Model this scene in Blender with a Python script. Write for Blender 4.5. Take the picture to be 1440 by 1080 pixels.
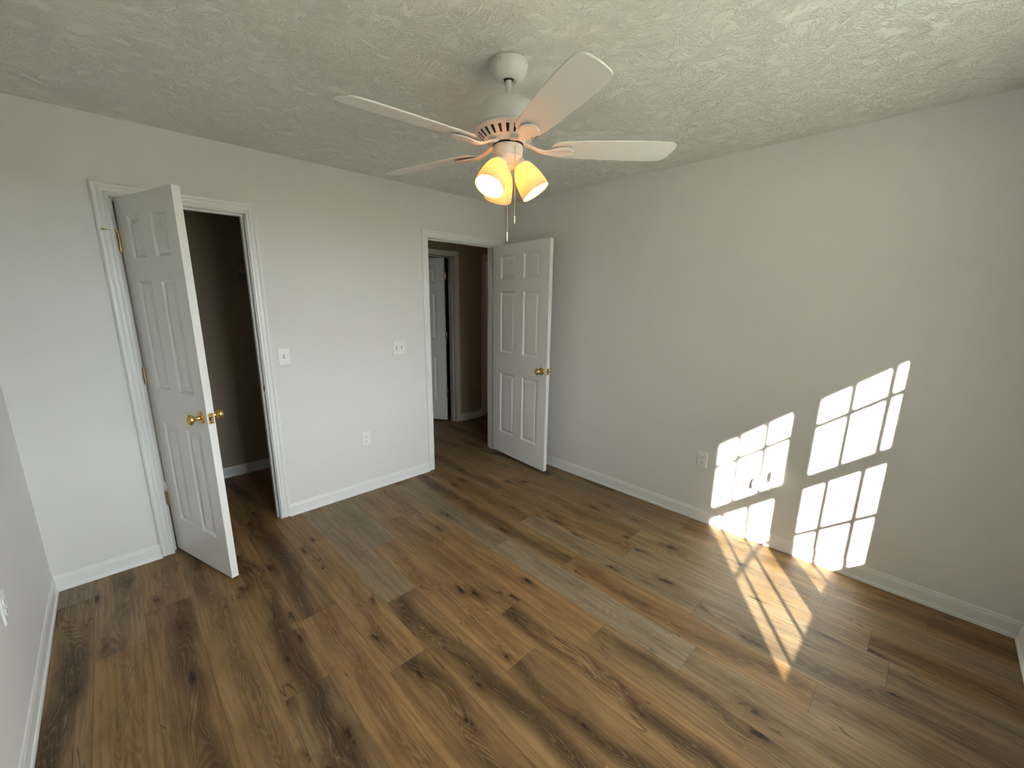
import bpy, bmesh, math, random
from mathutils import Vector, Matrix
random.seed(7)
S = bpy.context.scene
COL = S.collection
for o in list(bpy.data.objects): bpy.data.objects.remove(o)
H = 2.438
R = math.radians

# ------------------------------------------------------------------ camera
yaw, pitch, roll = 0.763150, -0.221998, 0.007897
fwd = Vector((math.sin(yaw)*math.cos(pitch), math.cos(yaw)*math.cos(pitch), math.sin(pitch)))
rt = Vector((math.cos(yaw), -math.sin(yaw), 0)); up = rt.cross(fwd)
r2 = rt*math.cos(roll)+up*math.sin(roll); u2 = -rt*math.sin(roll)+up*math.cos(roll)
cam = bpy.data.objects.new('camera', bpy.data.cameras.new('camera')); COL.objects.link(cam)
cam.matrix_world = Matrix(((r2.x, u2.x, -fwd.x, -2.92156), (r2.y, u2.y, -fwd.y, -3.05533),
                           (r2.z, u2.z, -fwd.z, 1.55048), (0, 0, 0, 1)))
cam.data.sensor_width = 36; cam.data.lens = 578.1*36/1440
cam.data.shift_x = 12.09/1440; cam.data.shift_y = 13.5/1440
cam.data.clip_start = 0.02
S.camera = cam

# ------------------------------------------------------------------ light
S.view_settings.view_transform = 'Standard'; S.view_settings.look = 'None'
S.view_settings.gamma = 1; S.view_settings.use_curve_mapping = False
S.view_settings.exposure = 0.13
SUN_E, SKY = 27.5, 17.5
sd = Vector((1, .645, -.526)).normalized()
sun = bpy.data.objects.new('sun', bpy.data.lights.new('sun', 'SUN')); COL.objects.link(sun)
sun.data.energy = SUN_E; sun.data.angle = R(0.55); sun.data.color = (1, .968, .885)
sun.rotation_euler = sd.to_track_quat('-Z', 'Y').to_euler(); sun.location = (-8, -9, 6)
w = bpy.data.worlds.new('world'); S.world = w; w.use_nodes = True
nt = w.node_tree; nt.nodes.clear()
bg = nt.nodes.new('ShaderNodeBackground'); bg.inputs[1].default_value = SKY
wo = nt.nodes.new('ShaderNodeOutputWorld')

# sky gradient invented to balance the wall light: bright before the windows, dimmer sunward
wc = nt.nodes.new('ShaderNodeTexCoord'); fl = nt.nodes.new('ShaderNodeVectorMath'); fl.operation = 'MULTIPLY'; fl.inputs[1].default_value = (1, 1, 0)
nz_ = nt.nodes.new('ShaderNodeVectorMath'); nz_.operation = 'NORMALIZE'; dt = nt.nodes.new('ShaderNodeVectorMath'); dt.operation = 'DOT_PRODUCT'; dt.inputs[1].default_value = (.35, -.937, 0)
mr = nt.nodes.new('ShaderNodeMapRange'); mr.interpolation_type = 'SMOOTHSTEP'
for i_, v_ in zip((1, 2, 3, 4), (.35, 1.0, .04, 1.0)): mr.inputs[i_].default_value = v_
mx = nt.nodes.new('ShaderNodeVectorMath'); mx.operation = 'SCALE'; mx.inputs[0].default_value = (.88, .945, 1.0)
nt.links.new(wc.outputs['Generated'], fl.inputs[0]); nt.links.new(fl.outputs[0], nz_.inputs[0]); nt.links.new(nz_.outputs[0], dt.inputs[0])
nt.links.new(dt.outputs['Value'], mr.inputs[0]); nt.links.new(mr.outputs[0], mx.inputs['Scale']); nt.links.new(mx.outputs[0], bg.inputs[0])
nt.links.new(bg.outputs[0], wo.inputs[0])
pt = bpy.data.objects.new('window_portal', bpy.data.lights.new('window_portal', 'AREA')); COL.objects.link(pt)
pt.data.shape = 'RECTANGLE'; pt.data.size = 1.62; pt.data.size_y = 1.5; pt.data.cycles.is_portal = True
pt.location = (-1.655, -3.76, 1.28); pt.rotation_euler = (R(90), 0, 0)

# ------------------------------------------------------------------ materials
class NT:
    def __init__(s, name):
        s.m = bpy.data.materials.new(name); s.m.use_nodes = True; s.t = s.m.node_tree; s.t.nodes.clear()
        s.out = s.n('ShaderNodeOutputMaterial')
    def n(s, ty, **k):
        nd = s.t.nodes.new(ty)
        for a, b in k.items(): setattr(nd, a, b)
        return nd
    def l(s, a, b): s.t.links.new(a, b)
    def set(s, nd, i, v):
        if hasattr(v, 'is_output'): s.l(v, nd.inputs[i])
        else: nd.inputs[i].default_value = v
    def math(s, op, a, b=None, c=None, clamp=False):
        nd = s.n('ShaderNodeMath', operation=op, use_clamp=clamp); s.set(nd, 0, a)
        if b is not None: s.set(nd, 1, b)
        if c is not None: s.set(nd, 2, c)
        return nd.outputs[0]
    def mix(s, f, a, b, ty='MIX'):
        nd = s.n('ShaderNodeMix', data_type='RGBA', blend_type=ty)
        s.set(nd, 0, f); s.set(nd, 6, a); s.set(nd, 7, b); return nd.outputs[2]
    def ss(s, x, a, b, lo=0., hi=1.):
        nd = s.n('ShaderNodeMapRange', interpolation_type='SMOOTHSTEP'); s.set(nd, 0, x)
        for i, v in zip((1, 2, 3, 4), (a, b, lo, hi)): s.set(nd, i, v)
        return nd.outputs[0]
    def noise(s, v, scale, detail=2, rough=.5, dist=0.):
        nd = s.n('ShaderNodeTexNoise'); s.set(nd, 'Vector', v); s.set(nd, 'Scale', scale); s.set(nd, 'Detail', detail)
        s.set(nd, 'Roughness', rough); s.set(nd, 'Distortion', dist); return nd.outputs['Fac']
    def xyz(s, a, b, c):
        nd = s.n('ShaderNodeCombineXYZ'); s.set(nd, 0, a); s.set(nd, 1, b); s.set(nd, 2, c); return nd.outputs[0]
    def bsdf(s, col, rough=.5, metal=0., normal=None, spec=.5, **kw):
        b = s.n('ShaderNodeBsdfPrincipled'); s.set(b, 'Base Color', col); s.set(b, 'Roughness', rough)
        s.set(b, 'Metallic', metal); s.set(b, 'Specular IOR Level', spec)
        for k, v in kw.items(): s.set(b, k.replace('_', ' '), v)
        if normal is not None: s.l(normal, b.inputs['Normal'])
        s.l(b.outputs[0], s.out.inputs[0]); return b
    def bump(s, h, strength, dist):
        b = s.n('ShaderNodeBump'); s.set(b, 'Height', h); s.set(b, 'Strength', strength); s.set(b, 'Distance', dist); return b.outputs[0]

def rgb(r, g, b): return (r, g, b, 1)

def simple(name, col, rough=.5, metal=0., bump=None, spec=.5):
    m = NT(name); tc = m.n('ShaderNodeTexCoord').outputs['Object']
    nrm = None
    nz = m.noise(tc, 9, 3)
    c = m.mix(nz, rgb(*[x*.985 for x in col]), rgb(*[min(1, x*1.015) for x in col]))
    if bump: nrm = m.bump(m.noise(tc, bump[0], 2), bump[1], bump[2])
    m.bsdf(c, rough, metal, nrm, spec); return m.m

M = {}
M['wall'] = simple('wall_paint', (.735, .725, .71), .62, bump=(260, .25, .0008), spec=.35)
M['hall_wall'] = simple('hall_warm_dim_paint', (.36, .29, .205), .6, bump=(260, .25, .0008), spec=.35)  # warmth and dimness of the hall light coloured into the paint
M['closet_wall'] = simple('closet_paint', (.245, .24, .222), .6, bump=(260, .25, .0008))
M['trim'] = simple('trim_paint', (.80, .80, .785), .32, spec=.5)
M['hall_trim_shaded'] = simple('shaded_trim_paint', (.60, .56, .48), .4)  # white trim with the hall's dim warm light put into its colour
M['fan'] = simple('fan_enamel', (.74, .71, .69), .38)
M['blade'] = simple('blade_finish', (.80, .77, .74), .45)
M['plastic'] = simple('plate_plastic', (.82, .82, .80), .28)
M['dark'] = simple('dark_recess', (.02, .018, .015), .7)
M['brass'] = simple('polished_brass', (.72, .52, .20), .22, 1.0)
M['steel'] = simple('brushed_steel', (.62, .60, .56), .3, 1.0)
M['siding'] = simple('siding_paint', (.55, .54, .50), .7)

def wood_door():
    m = NT('door_paint'); tc = m.n('ShaderNodeTexCoord').outputs['Object']
    mp = m.n('ShaderNodeMapping'); m.l(tc, mp.inputs[0]); mp.inputs['Scale'].default_value = (60, 60, 3)
    g = m.noise(mp.outputs[0], 3, 4, .6, .6)
    m.bsdf(rgb(.80, .80, .775), .36, 0, m.bump(g, .22, .0012)); return m.m
M['door'] = wood_door()

def ceiling_mat():
    m = NT('stippled_ceiling'); tc = m.n('ShaderNodeTexCoord').outputs['Object']
    # stomp-brush texture: short raised strokes, their direction changing from stomp to stomp
    wob = m.n('ShaderNodeTexNoise'); m.l(tc, wob.inputs['Vector']); wob.inputs['Scale'].default_value = 6
    v = m.n('ShaderNodeVectorMath', operation='MULTIPLY_ADD'); m.l(wob.outputs['Color'], v.inputs[0])
    v.inputs[1].default_value = (.12, .12, 0); m.l(tc, v.inputs[2])
    hs = []
    for k, (sc, off) in enumerate(((7.5, 0), (6.1, 3.7))):
        vo = m.n('ShaderNodeTexVoronoi', voronoi_dimensions='2D'); vo.inputs['Scale'].default_value = sc
        ad = m.n('ShaderNodeVectorMath', operation='ADD'); m.l(v.outputs[0], ad.inputs[0]); ad.inputs[1].default_value = (off, off*1.3, 0)
        m.l(ad.outputs[0], vo.inputs['Vector'])
        sp = m.n('ShaderNodeSeparateColor'); m.l(vo.outputs['Color'], sp.inputs[0])
        rot = m.n('ShaderNodeVectorRotate', rotation_type='Z_AXIS'); m.l(ad.outputs[0], rot.inputs['Vector'])
        m.set(rot, 'Angle', m.math('MULTIPLY', sp.outputs[0], 6.28))
        mp = m.n('ShaderNodeMapping'); m.l(rot.outputs[0], mp.inputs[0]); mp.inputs['Scale'].default_value = (26, 105, 1)
        n = m.noise(mp.outputs[0], 1, 2.2, .5, .9)
        ridge = m.ss(m.math('ABSOLUTE', m.math('SUBTRACT', n, .5)), .0, .075, 1, 0)
        patch = m.ss(m.noise(ad.outputs[0], 16, 2), .40, .52)
        hs.append(m.math('MULTIPLY', ridge, patch))
    h = m.math('MAXIMUM', hs[0], hs[1])
    fine = m.math('MULTIPLY', m.noise(tc, 140, 3), .35)
    nrm = m.bump(m.math('ADD', h, fine), .9, .0028)
    m.bsdf(rgb(.90, .90, .86), .85, 0, nrm, .2); return m.m
M['ceiling'] = ceiling_mat()

def floor_mat():
    m = NT('oak_plank_floor')
    uv = m.n('ShaderNodeUVMap', uv_map='plank').outputs[0]          # x: metres across the plank, y: metres along it
    sx = m.n('ShaderNodeSeparateXYZ'); m.l(uv, sx.inputs[0]); U, V = sx.outputs[0], sx.outputs[1]
    at = m.n('ShaderNodeAttribute', attribute_type='GEOMETRY', attribute_name='board')
    sc = m.n('ShaderNodeSeparateColor'); m.l(at.outputs['Vector'], sc.inputs[0])
    rnd, tone, dark = sc.outputs[0], sc.outputs[1], sc.outputs[2]   # seed, grey-green amount, heartwood amount
    off = m.math('MULTIPLY', rnd, 91.7)
    # the heart of the board: a wandering band with cathedral rings
    ctr = m.math('ADD', .091, m.math('MULTIPLY', m.math('SUBTRACT', m.noise(m.xyz(off, m.math('MULTIPLY', V, 1.6), 0), 1, 2), .5), .22))
    dx = m.math('SUBTRACT', U, ctr)
    base = m.noise(m.xyz(m.math('ADD', m.math('MULTIPLY', dx, 9), off), m.math('MULTIPLY', V, 1.9), off), 1, 3.2, .55, .35)
    rbase = m.noise(m.xyz(m.math('ADD', m.math('MULTIPLY', dx, 10), off), m.math('MULTIPLY', V, 1.55), off), 1, 1.3, .45, .1)
    fib2_ = m.noise(m.xyz(m.math('MULTIPLY', U, 110), m.math('MULTIPLY', V, 9), off), 1, 2)
    band = m.ss(m.math('ABSOLUTE', dx), .012, .075, 1, 0)
    fld = m.math('ADD', rbase, m.math('MULTIPLY', band, .35))
    sine = m.math('SINE', m.math('MULTIPLY', m.math('ADD', fld, m.math('MULTIPLY', fib2_, .016)), 150))
    rings = m.ss(sine, -.2, 1.); lines = m.ss(sine, -.80, -1.)
    fib = m.noise(m.xyz(m.math('MULTIPLY', U, 330), m.math('MULTIPLY', V, 11), off), 1, 3, .65)
    fib2 = m.noise(m.xyz(m.math('MULTIPLY', U, 70), m.math('MULTIPLY', V, 3.2), m.math('ADD', off, 5)), 1, 4, .6, .3)
    blotch = m.noise(m.xyz(m.math('ADD', m.math('MULTIPLY', U, 11), off), m.math('MULTIPLY', V, 3.0), off), 1, 3, .6)
    light = rgb(.315, .188, .088); mid = rgb(.19, .105, .044); deep = rgb(.050, .025, .010)
    c = m.mix(m.ss(fib2, .30, .68), mid, light)
    c = m.mix(m.math('MULTIPLY', m.ss(blotch, .45, .72), .6), c, mid)
    hd = m.math('MULTIPLY', m.ss(base, .32, .55), m.math('MULTIPLY', band, dark), clamp=True)
    c = m.mix(m.math('MULTIPLY', hd, .88), c, deep)
    c = m.mix(m.math('MULTIPLY', m.math('MULTIPLY', rings, m.ss(band, .1, .8)), m.math('MULTIPLY_ADD', dark, .42, .12)), c, deep)
    c = m.mix(m.math('MULTIPLY', m.ss(fib, .52, .75), .42), c, rgb(.10, .055, .024))
    # pale limed pores on the dark grain
    c = m.mix(m.math('MULTIPLY', m.math('MULTIPLY', lines, m.ss(fib, .35, .6)), m.math('MULTIPLY', m.ss(band, .2, .9), m.math('MULTIPLY_ADD', dark, .42, .05))), c, rgb(.36, .25, .14))
    pore = m.math('MULTIPLY', m.ss(m.noise(m.xyz(m.math('MULTIPLY', U, 420), m.math('MULTIPLY', V, 26), off), 1, 2), .60, .72), .30)
    c = m.mix(pore, c, rgb(.42, .31, .19))
    # knots, with a flare of dark grain drawn out along the board
    vo = m.n('ShaderNodeTexVoronoi', voronoi_dimensions='2D'); vo.inputs['Scale'].default_value = 1; vo.inputs['Randomness'].default_value = .9
    wn = m.noise(m.xyz(m.math('MULTIPLY', U, 38), m.math('MULTIPLY', V, 22), off), 1, 3, .6)
    wv = m.math('MULTIPLY', m.math('SUBTRACT', fib2, .5), .35); ww = m.math('MULTIPLY', m.math('SUBTRACT', wn, .5), .42)
    m.l(m.xyz(m.math('ADD', m.math('ADD', m.math('MULTIPLY', U, 8.5), off), wv), m.math('MULTIPLY_ADD', V, 2.9, ww), 0), vo.inputs['Vector'])
    vc = m.n('ShaderNodeSeparateColor'); m.l(vo.outputs['Color'], vc.inputs[0])
    th = m.math('SUBTRACT', .86, m.math('MULTIPLY', dark, .42))
    keep = m.math('GREATER_THAN', vc.outputs[0], th)
    size = m.math('MULTIPLY_ADD', vc.outputs[1], .13, .05)
    dist = m.math('ADD', vo.outputs['Distance'], m.math('MULTIPLY', m.math('SUBTRACT', wn, .5), .30))
    knot = m.math('MULTIPLY', m.ss(dist, 0, size, 1, 0), keep)
    halo = m.math('MULTIPLY', m.ss(dist, .02, m.math('MULTIPLY', size, 3.2), .70, 0), keep)
    c = m.mix(halo, c, rgb(.085, .040, .015))
    c = m.mix(knot, c, rgb(.016, .009, .006))
    # drying cracks: thin dark lines drawn out along the board
    ck = m.noise(m.xyz(m.math('MULTIPLY', U, 16), m.math('MULTIPLY', V, 1.3), m.math('ADD', off, 31)), 1, 2, .5, .5)
    crack = m.math('MULTIPLY', m.ss(m.math('ABSOLUTE', m.math('SUBTRACT', ck, .5)), .002, .012, 1, 0), m.ss(m.noise(m.xyz(m.math('MULTIPLY', U, 5), m.math('MULTIPLY', V, 5), m.math('ADD', off, 9)), 1, 2), .56, .64))
    c = m.mix(m.math('MULTIPLY', crack, .75), c, rgb(.035, .018, .008))
    # tone of each board
    hsv = m.n('ShaderNodeHueSaturation'); m.l(c, hsv.inputs['Color'])
    m.set(hsv, 'Saturation', m.math('MULTIPLY_ADD', tone, -.42, 1.05)); m.set(hsv, 'Hue', m.math('MULTIPLY_ADD', tone, .022, .502))
    m.set(hsv, 'Value', m.math('ADD', m.math('MULTIPLY_ADD', rnd, .22, .92), m.math('ADD', m.math('MULTIPLY', tone, -.13), m.math('MULTIPLY', dark, -.18))))
    c = hsv.outputs[0]
    # joints
    e = m.math('MINIMUM', m.math('MINIMUM', U, m.math('SUBTRACT', .1825, U)), m.math('MINIMUM', V, m.math('SUBTRACT', 1.219, V)))
    seam = m.ss(e, .0003, .0016, 1, 0)
    c = m.mix(m.math('MULTIPLY', seam, .6), c, rgb(.05, .03, .015))
    h = m.math('SUBTRACT', m.math('MULTIPLY', fib, .4), m.math('ADD', seam, m.math('MULTIPLY', knot, .3)))
    nrm = m.bump(h, .35, .0009)
    m.bsdf(c, m.math('MULTIPLY_ADD', fib, .12, .40), 0, nrm, .35); return m.m
M['floor'] = floor_mat()

def glass_mat():
    m = NT('window_glass'); lw = m.n('ShaderNodeLayerWeight')
    fac = m.math('MULTIPLY_ADD', m.math('POWER', lw.outputs['Facing'], 5), .94, .04)
    t = m.n('ShaderNodeBsdfTransparent'); t.inputs[0].default_value = rgb(.975, .985, .98)
    g = m.n('ShaderNodeBsdfGlossy'); g.inputs['Roughness'].default_value = .02
    x = m.n('ShaderNodeMixShader'); m.l(fac, x.inputs[0]); m.l(t.outputs[0], x.inputs[1]); m.l(g.outputs[0], x.inputs[2])
    m.l(x.outputs[0], m.out.inputs[0]); return m.m
M['glass'] = glass_mat()

def shade_mat():
    m = NT('frosted_shade_glass')
    tr = m.n('ShaderNodeBsdfTranslucent'); tr.inputs[0].default_value = rgb(.80, .56, .30)
    d = m.n('ShaderNodeBsdfDiffuse'); d.inputs[0].default_value = rgb(.93, .80, .60)
    g = m.n('ShaderNodeBsdfGlossy'); g.inputs['Roughness'].default_value = .25
    a = m.n('ShaderNodeMixShader'); a.inputs[0].default_value = .5
    m.l(tr.outputs[0], a.inputs[1]); m.l(d.outputs[0], a.inputs[2])
    b = m.n('ShaderNodeMixShader'); b.inputs[0].default_value = .04
    m.l(a.outputs[0], b.inputs[1]); m.l(g.outputs[0], b.inputs[2]); m.l(b.outputs[0], m.out.inputs[0]); return m.m
M['shade'] = shade_mat()

def emit(name, col, st):
    m = NT(name); e = m.n('ShaderNodeEmission'); e.inputs[0].default_value = rgb(*col); e.inputs[1].default_value = st
    m.l(e.outputs[0], m.out.inputs[0]); return m.m
M['bulb'] = emit('lit_bulb', (1, .74, .43), 74)
M['hall_bulb'] = emit('added_lamp_glow', (1, .66, .36), 2.0)

def grass_mat():  # unseen ground, coloured pale to throw more light up on the ceiling
    m = NT('pale_gravel'); tc = m.n('ShaderNodeTexCoord').outputs['Object']
    m.bsdf(m.mix(m.noise(tc, 1.5, 5), rgb(.50, .53, .38), rgb(.60, .62, .48)), .9); return m.m
M['grass'] = grass_mat()

# ------------------------------------------------------------------ mesh builder
class MB:
    def __init__(s): s.v = []; s.f = []; s.mi = []; s.cur = 0
    def add(s, vs, fs, mat=None):
        b = len(s.v); s.v += [Vector(p) for p in vs]
        for f in fs: s.f.append([b+i for i in f]); s.mi.append(s.cur if mat is None else mat)
        return s
    def box(s, a, b, mat=None):
        x0, y0, z0 = a; x1, y1, z1 = b
        x0, x1 = min(x0, x1), max(x0, x1); y0, y1 = min(y0, y1), max(y0, y1); z0, z1 = min(z0, z1), max(z0, z1)
        vs = [(x0, y0, z0), (x1, y0, z0), (x1, y1, z0), (x0, y1, z0), (x0, y0, z1), (x1, y0, z1), (x1, y1, z1), (x0, y1, z1)]
        return s.add(vs, [(0, 3, 2, 1), (4, 5, 6, 7), (0, 1, 5, 4), (1, 2, 6, 5), (2, 3, 7, 6), (3, 0, 4, 7)], mat)
    def lathe(s, prof, seg=40, mat=None, T=None):
        vs = []; fs = []; n = len(prof)
        for k in range(seg):
            a = 2*math.pi*k/seg
            for r, z in prof: vs.append(Vector((r*math.cos(a), r*math.sin(a), z)))
        for k in range(seg):
            k2 = (k+1) % seg
            for i in range(n-1): fs.append((k*n+i, k2*n+i, k2*n+i+1, k*n+i+1))
        if T is not None: vs = [T @ v for v in vs]
        return s.add(vs, fs, mat)
    def tube(s, pts, r, seg=10, mat=None, caps=True):
        pts = [Vector(p) for p in pts]; rs = r if isinstance(r, (list, tuple)) else [r]*len(pts)
        vs = []; fs = []; prev = None
        for i, p in enumerate(pts):
            d = (pts[min(i+1, len(pts)-1)]-pts[max(i-1, 0)]).normalized()
            a = d.orthogonal().normalized() if prev is None else (prev-d*prev.dot(d)).normalized()
            prev = a; b = d.cross(a)
            for k in range(seg):
                t = 2*math.pi*k/seg; vs.append(p+(a*math.cos(t)+b*math.sin(t))*rs[i])
        for i in range(len(pts)-1):
            for k in range(seg):
                k2 = (k+1) % seg; fs.append((i*seg+k, i*seg+k2, (i+1)*seg+k2, (i+1)*seg+k))
        if caps: fs += [tuple(range(seg))[::-1], tuple((len(pts)-1)*seg+k for k in range(seg))]
        return s.add(vs, fs, mat)
    def build(s, name, mats, parent=None, smooth=False, bevel=0, T=None, auto=35):
        me = bpy.data.meshes.new(name); vs = [T @ v for v in s.v] if T is not None else s.v
        me.from_pydata([tuple(v) for v in vs], [], s.f)
        for mm in (mats if isinstance(mats, (list, tuple)) else [mats]): me.materials.append(mm)
        me.polygons.foreach_set('material_index', s.mi); me.update()
        bm = bmesh.new(); bm.from_mesh(me); bmesh.ops.recalc_face_normals(bm, faces=bm.faces); bm.to_mesh(me); bm.free()
        o = bpy.data.objects.new(name, me); COL.objects.link(o)
        if bevel:
            bv = o.modifiers.new('bevel', 'BEVEL'); bv.width = bevel; bv.segments = 2; bv.limit_method = 'ANGLE'; bv.angle_limit = R(40)
        if smooth:
            me.polygons.foreach_set('use_smooth', [True]*len(me.polygons))
            try: me.set_sharp_from_angle(angle=R(auto))
            except Exception: pass
        if parent: o.parent = parent
        return o

def tag(o, label=None, cat=None, group=None, kind=None):
    if label: o['label'] = label
    if cat: o['category'] = cat
    if group: o['group'] = group
    if kind: o['kind'] = kind
    return o
def empty(name, loc=(0, 0, 0), rz=0):
    o = bpy.data.objects.new(name, None); COL.objects.link(o); o.location = loc; o.rotation_euler = (0, 0, rz)
    o.empty_display_size = .1; return o
def copy_tree(o, parent=None):
    c = o.copy(); COL.objects.link(c); c.parent = parent
    for ch in [x for x in bpy.data.objects if x.parent == o]: copy_tree(ch, c)
    return c
def struct(o, label): return tag(o, label, o.name.split('.')[0].split('_')[0], kind='structure')

# ------------------------------------------------------------------ room shell
XL, YF, YB = -3.331, -3.56, 4.2          # left wall face, window wall face, far end beyond the hall
XR2 = 2.2
CL, CR, ZC = -2.819, -2.213, 2.059       # closet opening between jambs
EL, ER = -.885, -.115                    # entry opening
DT = .12                                 # wall thickness
YH = 1.092                               # face of the wall across the hall

mb = MB()                                # back wall with the two doorways
for a, b in ((XL, CL-.02), (CR+.02, EL-.02), (ER+.02, XR2)): mb.box((a, 0, 0), (b, DT, H))
mb.box((CL-.02, 0, ZC+.02), (CR+.02, DT, H)); mb.box((EL-.02, 0, ZC+.02), (ER+.02, DT, H))
struct(mb.build('wall_back', M['wall']), 'pale grey painted wall holding the closet doorway and the hall doorway')
struct(MB().box((0, YF-.16, 0), (.12, 0, H)).build('wall_right', M['wall']), 'pale grey painted wall on the right with the sunlit window patches')
struct(MB().box((XL-.12, YF-.16, 0), (XL, YB, H)).build('wall_left', M['wall']), 'pale grey painted wall at the left edge')
WX0, WX1, WZ0, WZ1 = -2.455, -.856, .50, 2.045
mb = MB()
for a, b, z0, z1 in ((XL, WX0, 0, H), (WX1, 0, 0, H), (WX0, WX1, 0, WZ0), (WX0, WX1, WZ1, H)): mb.box((a, -3.72, z0), (b, YF, z1))
struct(mb.build('wall_front', M['wall']), 'pale grey painted window wall behind the camera')
struct(MB().box((XL-.12, -3.72, H), (XR2+.1, YB+.1, H+.12)).build('ceiling', M['ceiling']), 'off-white ceiling with a stomped brush texture')
# hall, closet and the dark room beyond
mb = MB(); HD0, HD1, HR0, HR1 = -.56, .205, .70, 1.47
for a, b in ((XL, HD0-.02), (HD1+.02, HR0-.02), (HR1+.02, XR2)): mb.box((a, YH, 0), (b, YH+DT, H))
mb.box((HD0-.02, YH, ZC+.0), (HD1+.02, YH+DT, H)); mb.box((HR0-.02, YH, ZC+.0), (HR1+.02, YH+DT, H))
struct(mb.build('wall_hall', M['hall_wall']), 'wall across the hall, warm dim light in its colour, seen through the doorway')
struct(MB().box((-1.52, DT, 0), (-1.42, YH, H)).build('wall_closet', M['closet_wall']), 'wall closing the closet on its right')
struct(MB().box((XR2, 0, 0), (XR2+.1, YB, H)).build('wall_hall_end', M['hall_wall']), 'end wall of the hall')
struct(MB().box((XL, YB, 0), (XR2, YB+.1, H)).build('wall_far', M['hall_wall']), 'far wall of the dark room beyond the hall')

# floor: every board of the plank floor in one mesh
joint = {0: -.201, 1: -.756, 2: -.537, 3: -.680, 4: -.296, 5: -1.12, 6: -1.682, 7: -1.295, 8: -.80, 9: -.540, 10: -.942,
         11: -1.305, 12: -1.731, 13: -1.203, 14: -1.928, 15: -.633, 16: -1.653, 17: -.821, 18: -1.4}
# (row, board counted away from the doors): grey-green amount, heartwood amount
tones = {(0, -1): (.9, .1), (0, 0): (.25, .9), (1, -1): (.35, .55), (1, 0): (.0, .25), (2, 0): (.05, .75), (2, -1): (.1, .3), (3, 0): (.1, .35), (3, -1): (.2, .5),
         (4, 0): (.05, .95), (5, 0): (.0, .35), (5, -1): (.05, .9), (6, 0): (.0, .95), (6, -1): (.0, .35), (7, 0): (.05, 1.), (7, -1): (.55, .2),
         (8, 0): (.0, .25), (8, 1): (.05, .9), (8, -1): (.7, .15), (9, -1): (.3, .2), (9, 0): (.0, .3), (9, 1): (.05, 1.), (10, 0): (.0, .3), (10, 1): (.15, .8), (10, -1): (.2, .4),
         (11, 0): (.75, .12), (11, -1): (.7, .1), (11, 1): (.3, .4), (12, 0): (.0, .6), (12, -1): (.0, .7), (12, 1): (.4, .4), (13, 0): (.5, .3), (13, 1): (.5, .6), (13, -1): (.05, .35),
         (14, -1): (.0, .3), (14, 0): (.6, .2), (14, 1): (.6, .5), (15, 0): (.1, .4), (15, 1): (.4, .2), (16, 0): (.5, .3), (16, 1): (.5, .2), (17, 0): (.4, .2), (17, 1): (.1, .5)}
PW, PL = .1825, 1.219
vs, fs, uvs, cols, lens = [], [], [], [], []
rr = random.Random(11)
for r in range(-1, 31):
    x0 = -3.177+PW*(r-1); x1 = x0+PW
    j = joint.get(r, rr.uniform(-1.2, 0))
    for k in range(-5, 4):
        yb, ya = j-PL*k, j-PL*(k+1)      # board runs from yb (towards the doors) down to ya
        cx0, cx1, cy0, cy1 = max(x0, XL-.02), min(x1, XR2), max(ya, -3.70), min(yb, YB)
        if cx1 <= cx0 or cy1 <= cy0: continue
        seed = rr.random(); tn, dk = tones.get((r, k), (rr.random()**2*.4, rr.random()))
        b = len(vs)
        for (x, y) in ((cx0, cy0), (cx1, cy0), (cx1, cy1), (cx0, cy1)):
            vs.append((x, y, 0)); uvs.append((x-x0, y-ya))
        fs.append((b, b+1, b+2, b+3)); cols.append((seed, tn, dk, 1)); lens.append(PL)
me = bpy.data.meshes.new('floor'); me.from_pydata(vs, [], fs); me.materials.append(M['floor'])
ul = me.uv_layers.new(name='plank')
for i, lp in enumerate(me.loops): ul.data[i].uv = uvs[lp.vertex_index]
ca = me.attributes.new('board', 'FLOAT_VECTOR', 'FACE')
for i, c in enumerate(cols): ca.data[i].vector = c[:3]
fl = bpy.data.objects.new('floor', me); COL.objects.link(fl)
struct(fl, 'brown oak plank floor running away to the doors')
struct(MB().box((XL-.12, -3.72, -.2), (XR2+.1, YB+.1, -.004)).build('trim_subfloor', M['siding']), 'subfloor slab under the planks')

# exterior
struct(MB().box((-40, -60, -.62), (40, -3.75, -.6)).build('ground', M['grass']), 'unseen ground outside the windows, made pale to bounce light in')
struct(MB().box((XL-.6, -4.23, 2.30), (.8, -3.72, 2.33)).box((XL-.6, -4.25, 2.30), (.8, -4.23, 2.46)).box((XL-.6, -4.25, 2.46), (.8, -3.6, 2.60))
       .build('trim_eave', M['siding']), 'boxed roof eave above the windows outside')

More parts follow.
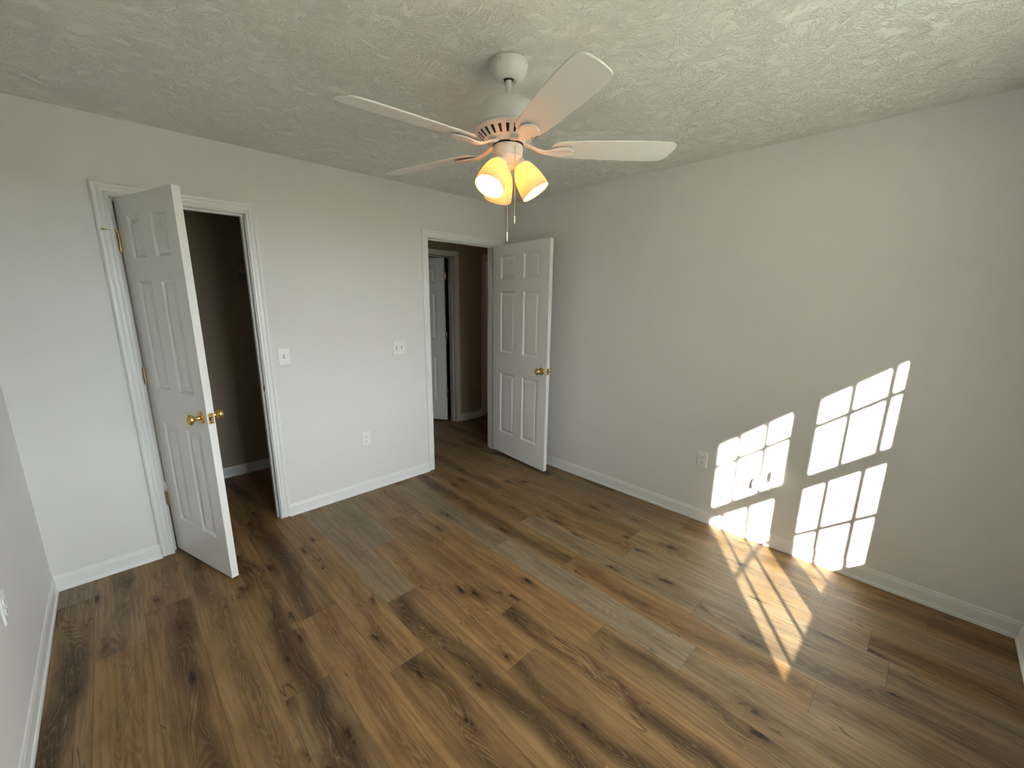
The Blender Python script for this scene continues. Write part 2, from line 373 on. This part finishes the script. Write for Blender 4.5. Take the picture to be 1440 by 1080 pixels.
# ------------------------------------------------------------------ baseboards (swept profile with shoe moulding)
BP = [(0, .092), (.004, .092), (.0075, .088), (.008, .079), (.0105, .074), (.0115, .068), (.0115, .020), (.0175, .016), (.0195, .009), (.0195, 0), (0, 0)]
BP = [(a*.72, b) for a, b in BP]
def base(name, pts, label, mat='trim'):
    """pts: polyline on the wall face, room on the left-hand side of travel, mitred"""
    mb = MB(); pts = [Vector((p[0], p[1], 0)) for p in pts]; n = len(BP); vs = []
    for i, p in enumerate(pts):
        ds = []
        if i > 0: ds.append((p-pts[i-1]).normalized())
        if i < len(pts)-1: ds.append((pts[i+1]-p).normalized())
        ns = [Vector((-d.y, d.x, 0)) for d in ds]
        nn = sum(ns, Vector()) ; nn = nn/nn.dot(ns[0]) if len(ns) > 1 else ns[0]
        vs += [p+nn*a+Vector((0, 0, z)) for a, z in BP]
    fs = [(i*n+k, i*n+k+1, (i+1)*n+k+1, (i+1)*n+k) for i in range(len(pts)-1) for k in range(n-1)]
    fs += [tuple(range(n)), tuple((len(pts)-1)*n+k for k in range(n))]
    mb.add(vs, fs)
    return struct(mb.build(name, M[mat]), label)
CW = .060                                                          # casing width
base('baseboard_left', [(CL-CW, 0), (XL, 0), (XL, YF)], 'white baseboard of the left corner, from the closet casing along the left wall')
base('baseboard_back', [(EL-CW, 0), (CR+CW, 0)], 'white baseboard between the closet doorway and the hall doorway')
base('baseboard_right', [(0, YF), (0, 0)], 'white baseboard along the right wall')
base('baseboard_front', [(XL+.02, YF), (-.016, YF)], 'white baseboard under the windows')
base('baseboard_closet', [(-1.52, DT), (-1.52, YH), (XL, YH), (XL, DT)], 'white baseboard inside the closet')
base('baseboard_hall', [(HR0-CW, YH), (HD1+CW, YH)], 'white baseboard across the hall between two doorways', mat='hall_trim_shaded')

# ------------------------------------------------------------------ door casings and jambs
CP = [(0, 0), (0, .009), (.003, .011), (.009, .0115), (.0115, .0085), (.015, .0085), (.018, .012), (.030, .0135), (.033, .0115), (.037, .0115),
      (.041, .0155), (.051, .0175), (.054, .0165), (.056, .0125), (.060, .011), (.060, 0)]
def casing(mb, x0, x1, zt, yface, sgn=-1, z0=.012):
    n = len(CP); vs = []
    for d, t in CP: vs.append((x0-d, yface+sgn*t, z0))
    for d, t in CP: vs.append((x0-d, yface+sgn*t, zt+d))
    for d, t in CP: vs.append((x1+d, yface+sgn*t, zt+d))
    for d, t in CP: vs.append((x1+d, yface+sgn*t, z0))
    fs = [(i*n+k, i*n+k+1, (i+1)*n+k+1, (i+1)*n+k) for i in range(3) for k in range(n-1)]
    fs += [tuple(range(n)), tuple(3*n+k for k in range(n))]
    mb.add(vs, fs)
def doorway(name, x0, x1, y0, stop, label, rev=.005, both=False, mat='trim'):
    """jamb lining, stop and casing round an opening in the wall whose near face is y0"""
    mb = MB(); y1 = y0+DT
    mb.box((x0-.019, y0+.0005, 0), (x0, y1-.0005, ZC)); mb.box((x1, y0+.0005, 0), (x1+.019, y1-.0005, ZC)); mb.box((x0-.019, y0+.0005, ZC), (x1+.019, y1-.0005, ZC+.018))
    a, b = stop
    mb.box((x0, a, 0), (x0+.011, b, ZC-.011)); mb.box((x1-.011, a, 0), (x1, b, ZC-.011)); mb.box((x0, a, ZC-.011), (x1, b, ZC))
    casing(mb, x0-rev+.0, x1+rev, ZC+rev, y0)
    if both: casing(mb, x0-rev, x1+rev, ZC+rev, y1, 1)
    return struct(mb.build(name, M[mat]), label)
t1 = doorway('trim_1', CL, CR, 0, (.040, .075), 'white fluted casing and jamb round the closet doorway')
t2 = doorway('trim_2', EL, ER, 0, (.040, .075), 'white fluted casing and jamb round the hall doorway')
doorway('trim_3', HD0, HD1, YH, (YH+.04, YH+.075), 'white casing round the doorway across the hall, left', mat='hall_trim_shaded')
doorway('trim_4', HR0, HR1, YH, (YH+.04, YH+.075), 'white casing at the hall door half hidden at the right', mat='hall_trim_shaded')
tag(MB().box((-.0010, .0, 0), (.0012, .028, .062)).box((-.0016, .004, .014), (.0014, .022, .048), 1).build('strike_plate', [M['brass'], M['dark']], t1, T=Matrix.Translation((CR-.0006, .006, .93))), 'brass strike plate')

# ------------------------------------------------------------------ six-panel doors
def leaf(w, h, t, cols, rows):
    mb = MB()
    xs = [0]+[x for c in cols for x in c]+[w]; zs = [0]+[z for r_ in rows for z in r_]+[h]
    for side in (0, 1):
        Y = lambda d: d if side == 0 else t-d
        for i in range(len(xs)-1):
            for j in range(len(zs)-1):
                xa, xb, za, zb = xs[i], xs[i+1], zs[j], zs[j+1]
                if i % 2 == 1 and j % 2 == 1:
                    rings = [(0, 0), (.003, .002), (.012, .0115), (.019, .0115), (.040, .0030), (.042, .0026)]
                    rv = [[(xa+o_, Y(d), za+o_), (xb-o_, Y(d), za+o_), (xb-o_, Y(d), zb-o_), (xa+o_, Y(d), zb-o_)] for o_, d in rings]
                    vs = [p for r_ in rv for p in r_]
                    fs = [(q*4+k, q*4+(k+1) % 4, (q+1)*4+(k+1) % 4, (q+1)*4+k) for q in range(len(rings)-1) for k in range(4)]
                    fs.append(tuple((len(rings)-1)*4+k for k in range(4))); mb.add(vs, fs)
                else: mb.add([(xa, Y(0), za), (xb, Y(0), za), (xb, Y(0), zb), (xa, Y(0), zb)], [(0, 1, 2, 3)])
    for (a, b) in (((0, 0), (0, h)), ((w, 0), (w, h))):
        mb.add([(a[0], 0, 0), (a[0], t, 0), (a[0], t, h), (a[0], 0, h)], [(0, 1, 2, 3)])
    mb.add([(0, 0, 0), (w, 0, 0), (w, t, 0), (0, t, 0)], [(0, 1, 2, 3)]); mb.add([(0, 0, h), (w, 0, h), (w, t, h), (0, t, h)], [(0, 1, 2, 3)])
    me_w = mb
    return me_w
KP = [(0, .0), (.032, .0), (.033, .003), (.031, .006), (.022, .009), (.012, .012), (.0105, .020), (.0105, .030), (.016, .036), (.025, .041),
      (.0285, .048), (.0275, .056), (.022, .063), (.012, .0665), (0, .0675)]
def knob(parent, x, z, y, sgn):
    T = Matrix.Translation((x, y, z)) @ Matrix.Rotation(R(90 if sgn < 0 else -90), 4, 'X')
    return MB().lathe(KP, 32, T=T).build('door_knob', M['brass'], parent, smooth=True, auto=50)
def latch(parent, w, z, t):
    mb = MB().box((w, t/2-.0125, z-.0285), (w+.0012, t/2+.0125, z+.0285), 0)
    mb.box((w+.0010, t/2-.009, z-.0085), (w+.0018, t/2+.009, z+.0085), 1); mb.box((w+.001, t/2-.004, z-.006), (w+.010, t/2+.006, z+.006), 0)
    for dz in (-.021, .021): mb.box((w+.001, t/2-.003, z+dz-.003), (w+.0017, t/2+.003, z+dz+.003), 1)
    return mb.build('latch_plate', [M['brass'], M['dark']], parent)
def hinges(parent, zs, y, x=0., pin_stop=None, plate=None):
    for i, z in enumerate(zs):
        mb = MB(); mb.lathe([(0, z-.046), (.0055, z-.046), (.0055, z-.044)] + [p for k in range(5) for p in ((.0058, z-.044+k*.0176+.0008), (.0058, z-.044+(k+1)*.0176-.0008), (.0048, z-.044+(k+1)*.0176))]
                            + [(.0055, z+.045), (.004, z+.050), (0, z+.051)], 14, T=Matrix.Translation((x, y, 0)))
        mb.box((x-.001, y, z-.044), (x+.001, y+.034, z+.044))
        if plate: mb.box(*[(p[0], p[1], z+q) for p, q in zip(plate, (-.044, .044))])
        for dz in (-.03, 0, .03): mb.lathe([(0, 0), (.0035, 0), (.003, .0015), (0, .0015)], 10, T=Matrix.Translation((x-.001, y+.019, z+dz)) @ Matrix.Rotation(R(-90), 4, 'Y'))
        mb.build('hinge', M['brass'], parent, smooth=True)
def door(name, loc, ang, w, cols, label, hz, knobs=True, t=.035, kx=None, flip=False):
    d = empty(name, loc, ang); struct(d, label); h = 2.029
    rows = ((.222, .832), (1.035, 1.612), (1.725, 1.937))
    lf = leaf(w, h, t, cols, rows).build('door_leaf', M['door'], d, bevel=0)
    if knobs:
        kx = kx or w-.060
        for sg, yy in ((-1, 0), (1, t)): knob(d, kx, .925, yy, sg)
        latch(d, w, .925, t)
    hinges(d, hz, -.004, x=-.006) if not flip else hinges(d, hz, t+.003, x=-.006)
    return d
A1 = math.atan2(-.577, .181)
door_1 = door('door_1', (-2.801, .020, .024), A1, .605, ((.112, .258), (.362, .508)), 'white six-panel closet door standing open into the room', (.338, 1.093, 1.813))
A2 = math.atan2(-.765, -.070)
door_2 = door('door_2', (-.1465, -.004, .024), A2, .765, ((.112, .330), (.440, .655)), 'white six-panel bedroom door standing open against the right wall', (.25, 1.05, 1.80), flip=True)
door_3 = door('door_3', (.160, YH+DT+.012, .024), R(180-57), .755, ((.112, .325), (.43, .645)), 'white six-panel door standing ajar across the hall', (.338, 1.093, 1.813), knobs=False, flip=False)
door_4 = door('door_4', (HR0+.006, YH+.006, .024), 0, .755, ((.112, .325), (.43, .645)), 'closed white door at the right end of the hall view', (.338, 1.093, 1.813), knobs=False)
# brass hinge-pin stop on the top closet hinge, reaching over the casing
Ti = Matrix.Rotation(-A1, 4, 'Z') @ Matrix.Translation(-Vector(door_1.location))
pa_, pb_ = Ti @ Vector((-2.812, .010, 1.893)), Ti @ Vector((-2.866, -.024, 1.893))
mb = MB().tube([pa_, (pa_+pb_)/2, pb_], .0026, 8); mb.tube([pb_-(pb_-pa_).normalized()*.004, pb_+(pb_-pa_).normalized()*.004], .006, 10)
mb.tube([pa_+Vector((0, 0, -.006)), pa_+Vector((0, 0, .006))], .008, 12)
mb.build('hinge_pin_stop', M['brass'], door_1, smooth=True)

# end of a shelf at the right of the closet's back wall
sh = empty('closet_shelf', (-1.79, YH-.002, 1.76)); tag(sh, 'end of a dark shelf on the back wall deep inside the dark closet', 'shelf')
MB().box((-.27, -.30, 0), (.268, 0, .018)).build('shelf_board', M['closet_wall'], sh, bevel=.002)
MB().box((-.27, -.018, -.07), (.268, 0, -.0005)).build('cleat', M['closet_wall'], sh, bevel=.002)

# ------------------------------------------------------------------ wall plates
def plate(mb, w, h, t=.0055):
    b = .004
    vs = [(-w/2, 0, -h/2), (w/2, 0, -h/2), (w/2, 0, h/2), (-w/2, 0, h/2), (-w/2, -t*.45, -h/2), (w/2, -t*.45, -h/2), (w/2, -t*.45, h/2), (-w/2, -t*.45, h/2),
          (-w/2+b, -t, -h/2+b), (w/2-b, -t, -h/2+b), (w/2-b, -t, h/2-b), (-w/2+b, -t, h/2-b)]
    mb.add(vs, [(0, 1, 2, 3), (0, 4, 5, 1), (1, 5, 6, 2), (2, 6, 7, 3), (3, 7, 4, 0), (4, 8, 9, 5), (5, 9, 10, 6), (6, 10, 11, 7), (7, 11, 8, 4), (8, 11, 10, 9)]); return mb
def screw(mb, x, z, y): mb.lathe([(0, 0), (.0032, 0), (.0028, .0012), (0, .0014)], 12, T=Matrix.Translation((x, y, z)) @ Matrix.Rotation(R(90), 4, 'X'))
def outlet(loc, rz, label, group='duplex outlets low on the walls'):
    o = empty('power_outlet', loc, rz); tag(o, label, 'outlet', group)
    mb = plate(MB(), .071, .115); screw(mb, 0, 0, -.0055); mb.build('cover_plate', M['plastic'], o)
    for s in (-1, 1):
        m2 = MB(); zc = s*.0195; n = 20; ring = []
        for k in range(n):
            a = 2*math.pi*k/n; ring.append((.0172*math.cos(a), max(-.0135, min(.0135, .0172*math.sin(a)))))
        vs = [(x, -.005, zc+z) for x, z in ring]+[(x*.96, -.0075, zc+z*.96) for x, z in ring]
        m2.add(vs, [(k, (k+1) % n, n+(k+1) % n, n+k) for k in range(n)]+[tuple(range(n, 2*n))])
        m2.box((-.0072, -.0078, zc-.001), (-.0052, -.0074, zc+.007), 1); m2.box((.0052, -.0078, zc), (.0070, -.0074, zc+.006), 1)
        m2.lathe([(0, 0), (.0026, 0), (.0026, .0004), (0, .0004)], 12, 1, T=Matrix.Translation((0, -.0075, zc-.0075)) @ Matrix.Rotation(R(90), 4, 'X'))
        m2.build('receptacle', [M['plastic'], M['dark']], o)
    return o
outlet((-1.534, 0, .454), 0, 'white duplex outlet on the back wall between the two doorways')
outlet((0, -2.048, .462), R(-90), 'white duplex outlet on the right wall beside the sunlit patches')
outlet((XL, -.946, .487), R(90), 'white duplex outlet on the left wall at the photo edge')
def switch(loc, n, w, label):
    o = empty('light_switch', loc); tag(o, label, 'light switch')
    mb = plate(MB(), w, .117); xs = [0] if n == 1 else [-.023, .023]
    for x in xs:
        screw(mb, x, .030, -.0055); screw(mb, x, -.030, -.0055)
    mb.build('cover_plate', M['plastic'], o)
    for x in xs:
        m2 = MB().box((x-.0052, -.0060, -.0125), (x+.0052, -.0050, .0125), 1)
        m2.add([(x-.0042, -.0055, -.009), (x+.0042, -.0055, -.009), (x+.0042, -.0055, .006), (x-.0042, -.0055, .006),
                (x-.0034, -.016, .004), (x+.0034, -.016, .004), (x+.0034, -.0145, .011), (x-.0034, -.0145, .011)],
               [(0, 3, 2, 1), (4, 5, 6, 7), (0, 1, 5, 4), (1, 2, 6, 5), (2, 3, 7, 6), (3, 0, 4, 7)], 0)
        m2.build('toggle', [M['plastic'], M['dark']], o)
switch((-2.077, 0, 1.168), 1, .073, 'white single light switch beside the closet doorway')
switch((-1.200, 0, 1.165), 2, .117, 'white double light switch left of the hall doorway')

# cable pass-through plate in the sun patch (local x to the left of the photo = +y)
cp = empty('cable_plate', (0, -2.437, .437), R(-90)); tag(cp, 'white cable plate with an open hood inside the sunlit patch on the right wall', 'cable plate')
W2, H2 = .106, .135
mb = MB()
mb.box((-W2/2, -.006, -H2/2), (W2/2, 0, -H2/2+.012)); mb.box((-W2/2, -.006, H2/2-.012), (W2/2, 0, H2/2)); mb.box((-W2/2, -.006, -H2/2), (-W2/2+.02, 0, H2/2)); mb.box((W2/2-.010, -.006, -H2/2), (W2/2, 0, H2/2))
mb.box((-W2/2, -.006, -H2/2), (W2/2, 0, .002)); mb.box((-W2/2+.02, -.0012, 0), (W2/2-.01, -.0002, H2/2-.012))
mb.build('cover_plate', M['plastic'], cp, bevel=.0015)
mb = MB()                                                          # hood standing off the left half, open at its foot
n = 10; vs = []
for k in range(n+1):
    a = math.pi*.5*k/n
    y, z = -.006-.038*math.sin(a), .030*math.cos(a)-.028
    for x in (-.050, -.008): vs += [(x, y, z)]
vs += [(-.050, -.044, -.060), (-.008, -.044, -.060)]
N_ = len(vs)//2
mb.add(vs, [(2*k, 2*k+1, 2*k+3, 2*k+2) for k in range(N_-1)])
mb.add([(-.050, -.006, -.060), (-.050, -.006, .002)]+[vs[2*k] for k in range(1, N_)], [tuple(range(N_+1))])
mb.add([(-.008, -.006, -.060), (-.008, -.006, .002)]+[vs[2*k+1] for k in range(1, N_)], [tuple(range(N_+1))])
hd = mb.build('hood', M['plastic'], cp); sm = hd.modifiers.new('solid', 'SOLIDIFY'); sm.thickness = .002; sm.offset = 0
MB().box((.044, -.048, .008), (.047, -.004, .076)).box((.026, -.030, .073), (.047, -.004, .076)).build('flap', M['plastic'], cp, bevel=.0008)

# ------------------------------------------------------------------ windows
def window(name, xc, x0, x1, mull_l, mull_r, label):
    """xc centre of the glass, x0/x1 frame inner faces"""
    wn = empty(name, (xc, -3.65, .53)); struct(wn, label); g = .3375
    def loc(mb): return Matrix.Translation((-xc, 3.65, -.53))
    fr = MB()
    yl = -3.543 if not mull_l else -3.615; yr = -3.543 if not mull_r else -3.615
    yo_l = -3.728 if not mull_l else -3.705; yo_r = -3.728 if not mull_r else -3.705
    fr.box((x0-.016-(.008 if mull_l else 0), yo_l, .525), (x0, yl, 2.03)); fr.box((x1, yo_r, .525), (x1+.016+(.008 if mull_r else 0), yr, 2.03))
    fr.box((x0-.016, -3.728, 2.03), (x1+.016, -3.543, 2.045)); fr.box((x0-.016, -3.74, .50), (x1+.016, -3.56, .527))
    fr.build('window_frame', M['trim'], wn, T=loc(fr))
    def sash(nm, yp, zb, zt, rb, rtp, zm):
        s_ = MB(); a, b = xc-g, xc+g; y0, y1 = yp-.016, yp+.016
        s_.box((x0+.001, y0, zb-rb), (a, y1, zt+rtp)); s_.box((b, y0, zb-rb), (x1-.001, y1, zt+rtp))
        s_.box((a, y0, zb-rb), (b, y1, zb)); s_.box((a, y0, zt), (b, y1, zt+rtp))
        for k in (-1, 1): s_.box((xc+k*.1125-.0085, yp-.008, zb), (xc+k*.1125+.0085, yp+.008, zt))
        s_.box((a, yp-.008, zm-.0085), (b, yp+.008, zm+.0085))
        o = s_.build(nm, M['trim'], wn, T=loc(s_), bevel=.002)
        gl = MB().box((a, yp-.0015, zb), (b, yp+.0015, zt)).build('pane', M['glass'], o, T=loc(s_))
        return o
    sash('upper_sash', -3.670, 1.357, 1.987, .045, .041, 1.672)
    lo = sash('lower_sash', -3.632, .626, 1.257, .098, .045, .941)
    MB().box((-.03, -.012, 0), (.03, .012, .012)).build('sash_lock', M['brass'], wn, T=Matrix.Translation((0, .012, .773)))
window('window_1', -2.0595, -2.439, -1.680, False, True, 'left white double-hung window behind the camera')
window('window_2', -1.2520, -1.6315, -.8725, True, False, 'right white double-hung window behind the camera')
mb = MB(); casing(mb, -2.439, -.8725, 2.03, YF, 1, .53)
struct(mb.build('trim_5', M['trim']), 'white casing round the windows')
struct(MB().box((-2.50, -3.60, .512), (-.81, -3.515, .530)).box((-2.49, -3.56, .452), (-.82, -3.548, .512)).build('trim_6', M['trim'], bevel=.003), 'white window stool and apron')

# ------------------------------------------------------------------ ceiling fan
FX, FY = -1.665, -1.757
fan = empty('ceiling_fan', (FX, FY, H)); tag(fan, 'white five-blade ceiling fan with a lit three-lamp kit', 'ceiling fan')
def fz(z): return z-H
def lat(name, prof, mat, parent=fan, seg=56, auto=32):
    return MB().lathe([(r, fz(z)) for r, z in prof], seg).build(name, mat, parent, smooth=True, auto=auto)
can = lat('canopy', [(0, H-.0005), (.066, H-.0005), (.072, 2.434), (.0735, 2.427), (.0725, 2.415), (.069, 2.403), (.062, 2.391), (.052, 2.381), (.040, 2.375), (.029, 2.3735), (.021, 2.378), (.018, 2.386)], M['fan'])
for a in (20, 110, 200, 290):
    MB().lathe([(0, 0), (.0035, 0), (.003, .0022), (0, .003)], 10, T=Matrix.Translation((.0725*math.cos(R(a)), .0725*math.sin(R(a)), fz(2.420))) @ Matrix.Rotation(R(a), 4, 'Z') @ Matrix.Rotation(R(90), 4, 'Y')).build('screw', M['steel'], can, smooth=True)
lat('hanger_ball', [(0, 2.392), (.018, 2.388), (.0205, 2.381), (.017, 2.374), (0, 2.372)], M['dark'])
lat('downrod', [(0, 2.385), (.0125, 2.385), (.0125, 2.318), (.020, 2.316), (.022, 2.308), (.022, 2.30), (0, 2.30)], M['fan'])
lat('motor_housing', [(0, 2.314), (.030, 2.313), (.062, 2.307), (.094, 2.294), (.118, 2.274), (.130, 2.249), (.1335, 2.224), (.1325, 2.206), (.127, 2.203)], M['fan'])
mb = MB()
mb.lathe([(r, fz(z)) for r, z in [(.1305, 2.2045), (.1315, 2.199), (.127, 2.194), (.124, 2.193), (.120, 2.190), (.092, 2.1665), (.088, 2.1640), (.080, 2.1632), (0, 2.1632)]], 64)
for k in range(24):                                                 # dark slots round the sloping vent ring
    T = Matrix.Rotation(2*math.pi*k/24, 4, 'Z')
    vs = [T @ Vector((r, s*wd, fz(z)-.0008)) for r, z, wd in ((.1185, 2.1887, .0068), (.0945, 2.1686, .0040)) for s in (-1, 1)]
    mb.add([vs[0], vs[1], vs[3], vs[2]], [(0, 1, 2, 3)], 1)
mb.build('vent_ring', [M['fan'], M['dark']], fan, smooth=True, auto=32)
lat('flywheel', [(0, 2.158), (.060, 2.158), (.0685, 2.1715), (.071, 2.171), (.0715, 2.158), (.068, 2.1535), (0, 2.1532)], M['fan'])
lat('hub_gap', [(0, 2.1533), (.0605, 2.1533), (.0605, 2.1500), (0, 2.1498)], M['dark'])
# blades
ZB = 2.140
def blade_outline():
    top = [(.172, .004), (.174, .022), (.182, .038), (.198, .049), (.24, .0555), (.32, .0605), (.42, .0655), (.52, .0675), (.60, .066), (.622, .064), (.637, .058), (.646, .047)]
    bot = [(.654, .022), (.659, .0), (.661, -.025), (.660, -.042), (.654, -.053), (.642, -.060), (.60, -.0645), (.52, -.0675), (.42, -.0655), (.32, -.0605), (.24, -.0555), (.198, -.049), (.182, -.038), (.174, -.022)]
    return top+bot
def make_blade(ang, first=None):
    pl = blade_outline(); n = len(pl); t = .0055
    T = Matrix.Rotation(R(-12), 4, 'X')
    o = MB().add([(s, w_, t/2) for s, w_ in pl]+[(s, w_, -t/2) for s, w_ in pl],
                 [tuple(range(n)), tuple(range(2*n-1, n-1, -1))]+[(k, (k+1) % n, n+(k+1) % n, n+k) for k in range(n)]).build('blade', M['blade'], fan, bevel=.0015, T=T)
    o.location = (0, 0, fz(ZB)); o.rotation_euler = (0, 0, R(ang))
    arm = MB(); secs = [(.050, .017, .0140), (.072, .014, .0130), (.092, .011, .006), (.118, .0105, -.006), (.145, .0125, -.0125), (.168, .019, -.0130), (.190, .027, -.0125), (.215, .033, -.0120), (.236, .034, -.0120), (.247, .028, -.0115), (.262, .010, -.0105)]
    th = .0035; vs = []
    for q, (s, hw, z) in enumerate(secs):
        k = min(1, max(0, (s-.09)/.09)); rot = Matrix.Rotation(R(-12*k), 4, 'X')
        dip = .0035 if s > .15 else 0
        sect = [(-hw, th), (-hw, -th*.2), (-hw*.72, -th), (-hw*.40, -th+dip), (hw*.40, -th+dip), (hw*.72, -th), (hw, -th*.2), (hw, th)]
        for y, zz in sect:
            p = rot @ Vector((0, y, zz+(z if k > 0 else z))); vs.append((s, p.y, p.z))
    m_ = 8
    fs = [(i*m_+k, i*m_+(k+1) % m_, (i+1)*m_+(k+1) % m_, (i+1)*m_+k) for i in range(len(secs)-1) for k in range(m_)]
    fs += [tuple(range(m_)), tuple((len(secs)-1)*m_+k for k in range(m_))]
    arm.add(vs, fs); a_ = arm.build('blade_arm', M['fan'], o, smooth=True, auto=50)
    return o
b0 = make_blade(-42)
for ang in (-114, 176, 104, 32):
    b = copy_tree(b0, fan); b.rotation_euler = (0, 0, R(ang))
# switch housing and lamp kit
lat('switch_housing', [(0, 2.150), (.048, 2.150), (.0575, 2.147), (.0585, 2.143), (.0585, 2.119), (.0560, 2.111), (.0575, 2.108), (.0560, 2.103), (.050, 2.092), (.040, 2.083), (.030, 2.079), (.030, 2.072), (.020, 2.064), (.010, 2.062), (.008, 2.056), (0, 2.055)], M['fan'])
for az in (-172, -52, 68):
    tilt = R(33); ca_, sa_ = math.cos(R(az)), math.sin(R(az))
    T = Matrix.Translation((.040*ca_, .040*sa_, fz(2.092))) @ Matrix.Rotation(R(az), 4, 'Z') @ Matrix.Rotation(-tilt, 4, 'Y')
    MB().lathe([(0, .004), (.021, .002), (.0245, -.004), (.0245, -.020), (.021, -.022), (0, -.022)], 28, T=T).build('lamp_socket', M['fan'], fan, smooth=True)
    so = [(.0225, -.018), (.029, -.022), (.038, -.034), (.046, -.052), (.052, -.074), (.056, -.098), (.0585, -.122), (.0592, -.136)]
    si = [(r-.0028, z) for r, z in so[::-1]]
    shd = MB().lathe(so+[(.0580, -.1375)]+si, 44, T=T).build('lamp_shade', M['shade'], fan, smooth=True, auto=60)
    MB().lathe([(0, -.022), (.013, -.023), (.014, -.038), (.020, -.052), (.0265, -.070), (.028, -.082), (.0245, -.097), (.014, -.107), (0, -.110)], 24, T=T).build('bulb', M['bulb'], shd, smooth=True)
def chain(x, y, z0, z1, fob, start):
    mb = MB(); n = int((z0-z1)/.0058)
    mb.tube([(start[0], start[1], fz(z0+.002)), (x, y, fz(z0))], .0012, 6)
    for k in range(n):
        c = Vector((x, y, fz(z0-k*.0058))); mb.lathe([(0, .0021), (.0017, .0012), (.0021, 0), (.0017, -.0012), (0, -.0021)], 6, T=Matrix.Translation(c))
    mb.tube([(x, y, fz(z0)), (x, y, fz(z1))], .0007, 5)
    ch = mb.build('pull_chain', M['steel'], fan)
    MB().lathe([(r, fz(z1)+z) for r, z in [(0, .001), (.0018, 0), (.0042, -.004), (.0034, -.007), (.0030, -.010), (.0034, -.012), (.0030, -.014), (.0028, -fob+.002), (0, -fob)]], 12, T=Matrix.Translation((x, y, 0))).build('chain_fob', M['steel'], ch, smooth=True)
dv = Vector((-2.92156-FX, -3.05533-FY, 0)).normalized(); dr = Vector((-dv.y, dv.x, 0))
def at(f, s): return (dv.x*f+dr.x*s, dv.y*f+dr.y*s)
c1 = at(.0600, -.0); 
p1 = at(.0545, .028); p2 = at(.034, -.001)
chain(p1[0], p1[1], 2.133, 1.880, .030, at(.050, .028))
chain(p2[0], p2[1], 2.080, 1.822, .036, at(.028, -.001))
# unseen lamp added round the corner on the right to warm the hall
hl = empty('hall_ceiling_lamp', (1.5, .6, H)); tag(hl, 'small warm dome lamp added on the hall ceiling out of view to light the hall', 'fill lamp')
MB().lathe([(0, 0), (.15, 0), (.155, -.012), (.15, -.02), (0, -.02)], 32).build('lamp_base', M['brass'], hl, smooth=True)
MB().lathe([(.145, -.02), (.14, -.045), (.11, -.075), (.06, -.092), (0, -.097)], 32).build('glass_dome', M['hall_bulb'], hl, smooth=True)
